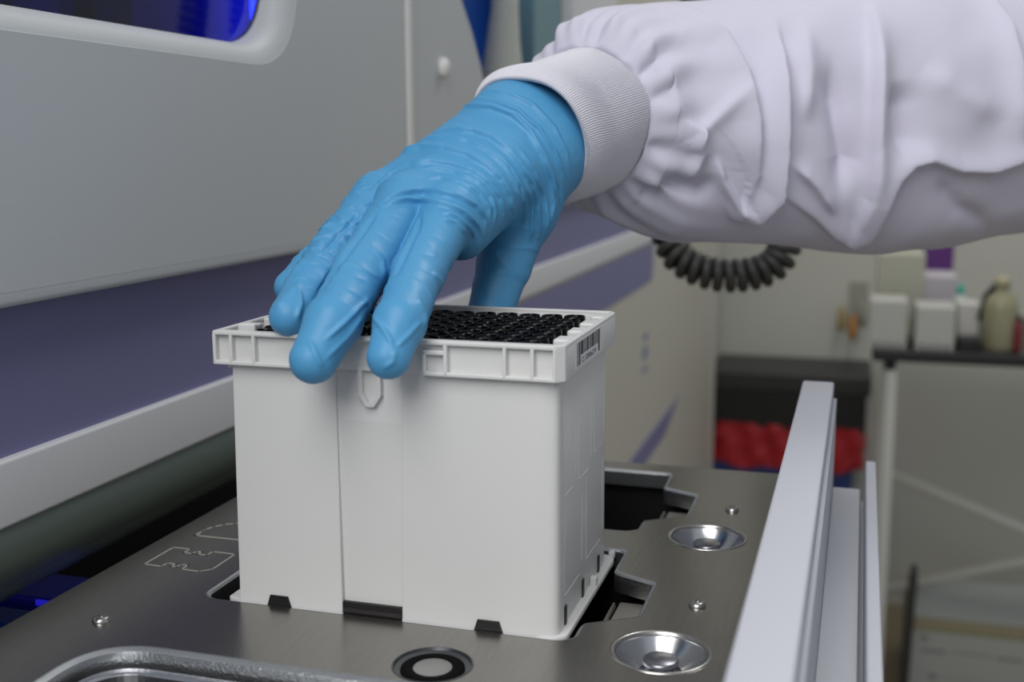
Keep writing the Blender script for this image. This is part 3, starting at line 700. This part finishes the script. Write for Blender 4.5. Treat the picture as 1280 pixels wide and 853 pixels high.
FOLDS = [   # course of each fold over the cloth, width on either side, height
    ([(968, 10), (974, 70), (976, 130), (974, 190), (968, 240), (945, 268), (915, 268), (896, 240)], 34, 6.5, 10.0),
    ([(1086, -20), (1091, 60), (1093, 130), (1091, 190), (1083, 245), (1062, 292), (1040, 310)], 7, 32, 8.5),
    ([(930, 225), (985, 246), (1015, 266), (1040, 287), (1062, 296), (1082, 287), (1100, 254), (1118, 222), (1138, 205), (1162, 200), (1196, 212), (1236, 212), (1280, 196), (1340, 176), (1420, 160)], 6, 30, 6.0),
    ([(820, 0), (866, 14), (905, 44), (930, 90), (941, 150), (941, 215), (925, 270)], 34, 7, 6.0),
    ([(1034, 60), (1052, 130), (1062, 200), (1044, 262)], 26, 20, -8.0), ([(1116, 100), (1124, 150), (1130, 205)], 18, 40, -6.5),
    ([(846, 148), (872, 162), (878, 190), (858, 240)], 20, 9, 5.0), ([(944, 100), (905, 136), (880, 160), (850, 196)], 12, 22, 3.5),
    ([(894, 190), (903, 226), (922, 256), (950, 268)], 14, 6.5, 4.5),
    ([(1230, -20), (1260, 34), (1272, 84), (1276, 150), (1270, 200)], 26, 6.5, 5.5), ([(1170, 215), (1200, 262), (1246, 290)], 22, 22, -4.0),
    ([(770, 250), (836, 236), (872, 240), (910, 215)], 18, 24, -6.0), ([(750, 50), (800, 62), (836, 96), (852, 150)], 16, 12, 4.0),
    ([(985, 200), (1016, 230), (1044, 268)], 7, 22, 4.5),
    ([(1150, 84), (1200, 120), (1256, 150)], 34, 34, 4.0), ([(1000, 20), (1010, 90), (1008, 160)], 16, 24, 4.5)]
def fold_disp(q, pts, wr_, wl_, amp):
    best = np.full(len(q), 1e9); sgn = np.zeros(len(q)); par = np.zeros(len(q)); P = np.array(pts, float)
    L = np.concatenate([[0], np.cumsum(np.linalg.norm(np.diff(P, axis=0), axis=1))])
    for i in range(len(P) - 1):
        a, b = P[i], P[i + 1]; e = b - a; l = np.linalg.norm(e); s = np.clip(((q - a) @ e) / (l * l), 0, 1); r = q - a - s[:, None] * e; d = np.linalg.norm(r, axis=1)
        m = d < best; best[m] = d[m]; sgn[m] = (((q - a)[:, 0] * e[1] - (q - a)[:, 1] * e[0]) / l)[m]; par[m] = ((L[i] + s * l) / L[-1])[m]
    wl = np.where(sgn < 0, wr_, wl_)              # first width lies to the left of the course going down
    x_ = np.clip(np.minimum(par, 1 - par) * 3.2, 0, 1); taper = x_ * x_ * (3 - 2 * x_)
    return amp * taper / (1 + (best / (wl * .72)) ** 2) ** 1.6
dd = np.zeros(len(SV))
for pts, a_, b_, amp in FOLDS: dd += fold_disp(pix, pts, a_, b_, amp)
low = np.array([noise.noise(Vector(p * .02)) for p in SV]); low2 = np.array([noise.noise(Vector(p * .055 + 9)) for p in SV])
far_s = np.clip(np.repeat(us, NVS) / 25, 0, 1)
SV = SV + SN * (dd * front * far_s + (2.2 * low + .7 * low2) * far_s)[:, None]
sl = new_obj('sleeve', SV, SF, CLOTH, person, True); tag(sl, 'white lab coat sleeve gathered at the wrist')
md = sl.modifiers.new('cloth', 'SOLIDIFY'); md.thickness = .0006; md.offset = -1
cf = new_obj('knit_cuff', V, F, KNIT, sl, True); tag(cf, 'ribbed white knit cuff')

# ================================================================== BACKGROUND
def onY(px, py, y):
    r = RM.T @ np.array([(px - PP[0]) / FPX, (py - PP[1]) / FPX, 1.0]); return CAM + r * ((y - CAM[1]) / r[1])
def span(px0, px1, py0, py1, y):
    a = onY(px0, (py0 + py1) / 2, y); b = onY(px1, (py0 + py1) / 2, y); c = onY((px0 + px1) / 2, py0, y); d = onY((px0 + px1) / 2, py1, y)
    return a[0], b[0], d[2], c[2]
def bgbox(name, px0, px1, py0, py1, y, depth, m, label=None, cat=None, parent=None, bev=2.0, z0=None):
    x0, x1, zb, zt = span(px0, px1, py0, py1, y)
    o = box(name, x0, x1, y, y + depth, zb if z0 is None else z0, zt, m, parent, bev)
    if label: tag(o, label, cat)
    return o
# hanging coiled hose between sleeve and wall
pth = [A(*p) for p in ((874, -60, 850), (866, 60, 850), (845, 190, 850), (832, 270, 850), (838, 312, 848), (858, 332, 846), (890, 344, 845), (922, 346, 845), (952, 341, 846), (974, 330, 848), (984, 300, 850), (986, 200, 850), (980, 80, 850), (976, -60, 850))]
pth = np.array(pth); L = np.concatenate([[0], np.cumsum(np.linalg.norm(np.diff(pth, axis=0), axis=1))])
N_ = 2600; ss = np.linspace(0, L[-1], N_); cl = np.stack([np.interp(ss, L, pth[:, i]) for i in range(3)], 1)
ker = np.ones(121) / 121; pad = np.pad(cl, ((60, 60), (0, 0)), 'edge'); cl = np.stack([np.convolve(pad[:, i], ker, 'valid') for i in range(3)], 1)
T = np.gradient(cl, axis=0); T /= np.linalg.norm(T, axis=1)[:, None]; b1 = RM[2] - T * (T @ RM[2])[:, None]; b1 /= np.linalg.norm(b1, axis=1)[:, None]; b2 = np.cross(T, b1)
ang = ss / 8.6 * 2 * math.pi
hel = cl + 9.0 * (b1 * np.cos(ang)[:, None] + b2 * np.sin(ang)[:, None])
v, f = g_tube(hel, 3.9, 8); o = new_obj('coiled_hose', v, f, mat('hose_grey', (58, 58, 56), .5), None, True); tag(o, 'dark grey coiled hose hanging below the lab coat sleeve', 'hose')

# pale woven cover hanging beyond the instrument door
TEX = mat('woven_cover', (190, 194, 186), .7, bump=((700, 700, 1400), .5, .002))
pts = [(onY(632, -60, 690), 11.5), (onY(631, 10, 690), 12.8), (onY(629, 50, 690), 15.5), (onY(628, 85, 690), 19), (onY(628, 130, 690), 22)]
v, f = g_tube([p for p, r in pts], [r for p, r in pts], 40)
new_obj('woven_cover', v, f, TEX, inst, True)

# side table
WHITE_STEEL = mat('white_steel', (216, 216, 210), .5)
TY = 1640.0
x0, x1, zb, zt = span(1090, 1280, 438, 452, TY); TZ = onY(1185, 441, TY)[2]
tb = thing('side_table', 'black topped side table with thin white steel legs and braces', 'table', (700, 1850, FLOOR_Z))
box('table_top', x0, 1250, TY, 2100, TZ - 20, TZ, mat('table_black', (34, 34, 34), .4), tb, 3)
bx_ = span(1105, 1120, 452, 464, TY + 12); box('bracket', bx_[0], bx_[1], TY + 10, TY + 40, TZ - 36, TZ - 20, BLACK, tb, 2)
lx = onY(1108, 600, TY + 25)[0]
for lx_, ly_ in ((lx, TY + 25), (lx, 2080), (1230, TY + 25), (1230, 2080)): box('leg', lx_ - 9, lx_ + 9, ly_ - 9, ly_ + 9, FLOOR_Z, TZ - 20, WHITE_STEEL, tb, 3)
def bar(name, p, q, r, m, parent):
    v, f = g_tube(np.array([p, (np.array(p) + np.array(q)) / 2, q]), r, 10); return new_obj(name, v, f, m, parent, True)
a = onY(1112, 592, 2080); b = onY(1280, 662, 2080); bar('brace', a, a + (b - a) * 3.0, 10.5, WHITE_STEEL, tb)
a = onY(1106, 737, 2080); b = onY(1280, 702, 2080); bar('brace', a, a + (b - a) * 3.0, 10.5, WHITE_STEEL, tb)
# things on the table
def tint(name, rgb, r=.5): return mat(name, rgb, r)
def white_rack(px0, px1, py0, label):
    x0, x1, zb, zt = span(px0, px1, py0, 444, TY + 12); t_ = thing('tube_rack', label, 'rack', ((x0 + x1) / 2, TY + 50, TZ))
    box('rack_body', x0, x1, TY + 12, TY + 95, TZ + 9, zt, tint('rack_white', (184, 184, 178)), t_, 3)
    n = 5
    for k in range(n):
        xa = x0 + (x1 - x0) * (k + .15) / n; box('rack_foot', xa, xa + (x1 - x0) * .7 / n, TY + 12, TY + 95, TZ, TZ + 9.5, tint('rack_white', (184, 184, 178)), t_, 1)
    return t_
white_rack(1086, 1134, 376, 'white tube rack at the left end of the black table top')
white_rack(1144, 1194, 384, 'white tube rack beside the small pale carton on the black table')
o = bgbox('carton', 1096, 1156, 318, 380, 1790, 120, tint('carton_beige', (176, 176, 160)), 'tall beige carton standing behind the white tube racks', 'carton', z0=TZ)
o = bgbox('carton', 1152, 1196, 346, 380, 1800, 110, tint('carton_lilac', (186, 180, 188)), 'pale lilac carton below the purple card', 'carton', z0=TZ)
def lathe_bg(name, cx, prof, m, parent, y):
    return lathe(name, prof, m, parent, (cx, y, 0), 24, True)
cx, _, zt_ = onY(1174, 371, 1780); z_ = onY(1174, 382, 1780)[2]
def bottle(name, px, py_top, y, r, h_cap, m, mc, label, cat='bottle'):
    cx, _, zt = onY(px, py_top, y); hb = zt - TZ
    t_ = thing(name, label, cat, (cx, y, TZ))
    lathe('bottle_body', [(r * .96, TZ), (r, TZ + 4), (r, TZ + hb * .62), (r * .8, TZ + hb * .76), (r * .42, TZ + hb * .84), (r * .42, zt - h_cap + 1)], m, t_, (cx, y, 0), 28)
    lathe('cap', [(r * .5, zt - h_cap), (r * .5, zt - 1), (r * .4, zt)], mc, t_, (cx, y, 0), 20); return t_
bottle('reagent_bottle', 1201, 356, 1760, 13, 26, tint('clear_plastic', (190, 196, 190)), tint('teal_cap', (70, 168, 150)), 'small bottle with a teal cap behind the white racks')
o = bgbox('carton', 1197, 1224, 380, 424, TY + 70, 60, tint('carton_white', (200, 198, 192)), 'small white carton between tube rack and yellowish wash bottle', 'carton', z0=TZ)
o = bgbox('black_tray', 1198, 1226, 424, 440, TY + 14, 45, tint('tray_black', (30, 30, 32)), 'small black tray in front of the white carton', 'tray', z0=TZ)
cx, _, _ = onY(1250, 400, TY + 60); zt = onY(1250, 346, TY + 60)[2]; hb = zt - TZ
wb = thing('wash_bottle', 'yellowish wash bottle with a black spout on the table', 'bottle', (cx, TY + 60, TZ))
lathe('bottle_body', [(27, TZ), (28, TZ + 4), (28, TZ + hb * .58), (24, TZ + hb * .72), (12, TZ + hb * .8), (11, TZ + hb * .86)], tint('bottle_yellow', (150, 147, 118), .35), wb, (cx, TY + 60, 0), 28)
lathe('cap', [(13, TZ + hb * .86), (13, TZ + hb * .98), (9, TZ + hb)], tint('cap_cream', (172, 168, 134)), wb, (cx, TY + 60, 0), 20)
sp0 = np.array([cx, TY + 60, TZ + hb * .97]); bar('spout', sp0, sp0 + np.array([-26, 0, -34]), 6, BLACK, wb)
bar('spout_tube', sp0 + np.array([-26, 0, -34]), sp0 + np.array([-33, 0, -70]), 3.5, BLACK, wb)
bottle('reagent_bottle', 1274, 394, TY + 40, 7, 18, tint('red_label', (120, 40, 44)), tint('cap_dark', (60, 40, 44)), 'small dark red bottle beside the yellowish wash bottle')
# card and hooked bottles on the wall
o = bgbox('purple_card', 1156, 1192, 300, 342, WALL_Y - 4, 3.5, tint('purple_card', (92, 44, 122), .5), 'purple card fixed to the wall above the cartons', 'card', bev=.5)
hk = thing('wall_holder', 'small wall holder with amber vials left of the table', 'holder', (*onY(1066, 415, WALL_Y - 30)[:2], onY(1066, 415, WALL_Y)[2]))
bx_ = span(1050, 1086, 352, 372, WALL_Y - 6); box('holder_plate', bx_[0] + 22, bx_[1], WALL_Y - 6, WALL_Y, bx_[2] - 60, bx_[3], tint('holder_grey', (150, 150, 140)), hk, 1)
for px, py, c_ in ((1052, 400, (150, 130, 80)), (1066, 410, (170, 118, 50)), (1078, 392, (140, 140, 128))):
    q = onY(px, py, WALL_Y - 24); lathe('vial', [(9, q[2] - 22), (10, q[2] - 18), (10, q[2] + 16), (5, q[2] + 24), (5, q[2] + 34)], tint('vial_%d' % px, c_, .3), hk, (q[0], q[1], 0), 16)
# waste bin with a red liner
BY = 2246.0
x0, x1, zb, zt = span(893, 1084, 470, 560, BY); x0 -= 12
bn = thing('waste_bin', 'waste bin with black lid, red liner bag and blue body', 'bin', ((x0 + x1) / 2, BY + 90, FLOOR_Z))
zl0, zl1 = onY(990, 536, BY)[2], onY(990, 466, BY)[2]; zr0 = onY(990, 582, BY)[2]
v, f = g_prism([(x0 + 6, BY + 12), (x1 - 26, BY + 12), (x1 - 26, BY + 196), (x0 + 6, BY + 196)], FLOOR_Z, zr0 + 20, 'z', 6)
new_obj('bin_body', v, f, tint('bin_blue', (36, 62, 120), .4), bn)
# liner: a crumpled band folded over the edge
nn_ = 160; V = []; F = []; per = rounded([(x0, BY), (x1, BY), (x1, BY + 205), (x0, BY + 205)], 30, 8)
P = np.array(per); Lp = np.concatenate([[0], np.cumsum(np.linalg.norm(np.diff(np.vstack([P, P[:1]]), axis=0), axis=1))]); PP2 = np.vstack([P, P[:1]]); c_ = P.mean(0)
rows = 12
for j in range(rows):
    for k in range(nn_):
        s = Lp[-1] * k / nn_; p = np.array([np.interp(s, Lp, PP2[:, 0]), np.interp(s, Lp, PP2[:, 1])]); dr = (p - c_) / np.linalg.norm(p - c_)
        wv = 5 * noise.noise(Vector((k * .22, j * .4, 3))) + 3 * math.sin(k * .7 + j * .3)
        p = p + dr * (wv - 3); V.append((p[0], p[1], zr0 - 8 + 14 * noise.noise(Vector((k * .1, 7, 1))) * (1 - j / rows) + (zl0 + 6 - zr0 + 8) * j / (rows - 1)))
for j in range(rows - 1):
    for k in range(nn_): F.append((j * nn_ + k, j * nn_ + (k + 1) % nn_, (j + 1) * nn_ + (k + 1) % nn_, (j + 1) * nn_ + k))
new_obj('liner_bag', V, F, mat('red_liner', (165, 22, 34), .25, spec=.6), bn, True)
box('lid', x0 - 4, x1 + 6, BY - 4, BY + 208, zl0 + (zl1 - zl0) * .62, zl1, mat('lid_black', (42, 42, 42), .45), bn, 8)
box('lid_skirt', x0 + 2, x1 - 2, BY + 4, BY + 200, zl0 - 4, zl0 + (zl1 - zl0) * .62, mat('lid_skirt', (18, 18, 19), .5), bn, 4)
# printed white box on the floor with a dark handle leaning on it
QY = 1960.0
x0, _, zt = onY(1148, 776, QY); pb = thing('shipping_box', 'white shipping box with tan tape standing on the floor by the table', 'box', (x0 + 190, QY + 100, FLOOR_Z))
CARD = tint('card_white', (188, 190, 184), .6)
box('box_body', x0 - 20, x0 + 380, QY, QY + 230, FLOOR_Z, zt - 16, CARD, pb, 2)
box('box_lid', x0 - 22, x0 + 382, QY - 3, QY + 233, zt - 16, zt + 6, tint('tan_band', (168, 158, 128), .6), pb, 2)
box('lid_sheet', x0 - 10, x0 + 370, QY + 6, QY + 222, zt + 6, zt + 12, tint('card_pale', (186, 192, 190), .6), pb, 1.5)
box('green_line', x0 - 20.6, x0 + 380.6, QY - .8, QY + 2, zt - 20, zt - 16.2, tint('green_print', (150, 158, 120), .6), pb)
for px0, px1, py in ((1150, 1160, 798), (1152, 1182, 815), (1190, 1240, 819), (1246, 1278, 826), (1160, 1170, 846), (1176, 1230, 850)):
    a = onY(px0, py - 4, QY); b = onY(px1, py + 3, QY); box('printed_line', a[0], b[0], QY - .9, QY + 1, b[2], a[2], tint('faded_print', (140, 142, 138), .6), pb)
a = onY(1143, 706, QY - 12); b = onY(1129, 862, QY - 30)
o = new_obj('broom_handle', *g_tube(np.array([b + (b - a) * .55, b, (a + b) / 2, a + (b - a) * .1, a]), [9, 9, 9, 9, 5], 12), mat('handle_dark', (62, 62, 60), .5), None, True); tag(o, 'dark grey handle leaning against the left of the white shipping box', 'handle')

for ob in bpy.data.objects:
    if 'mm_origin' in ob.keys(): del ob['mm_origin']
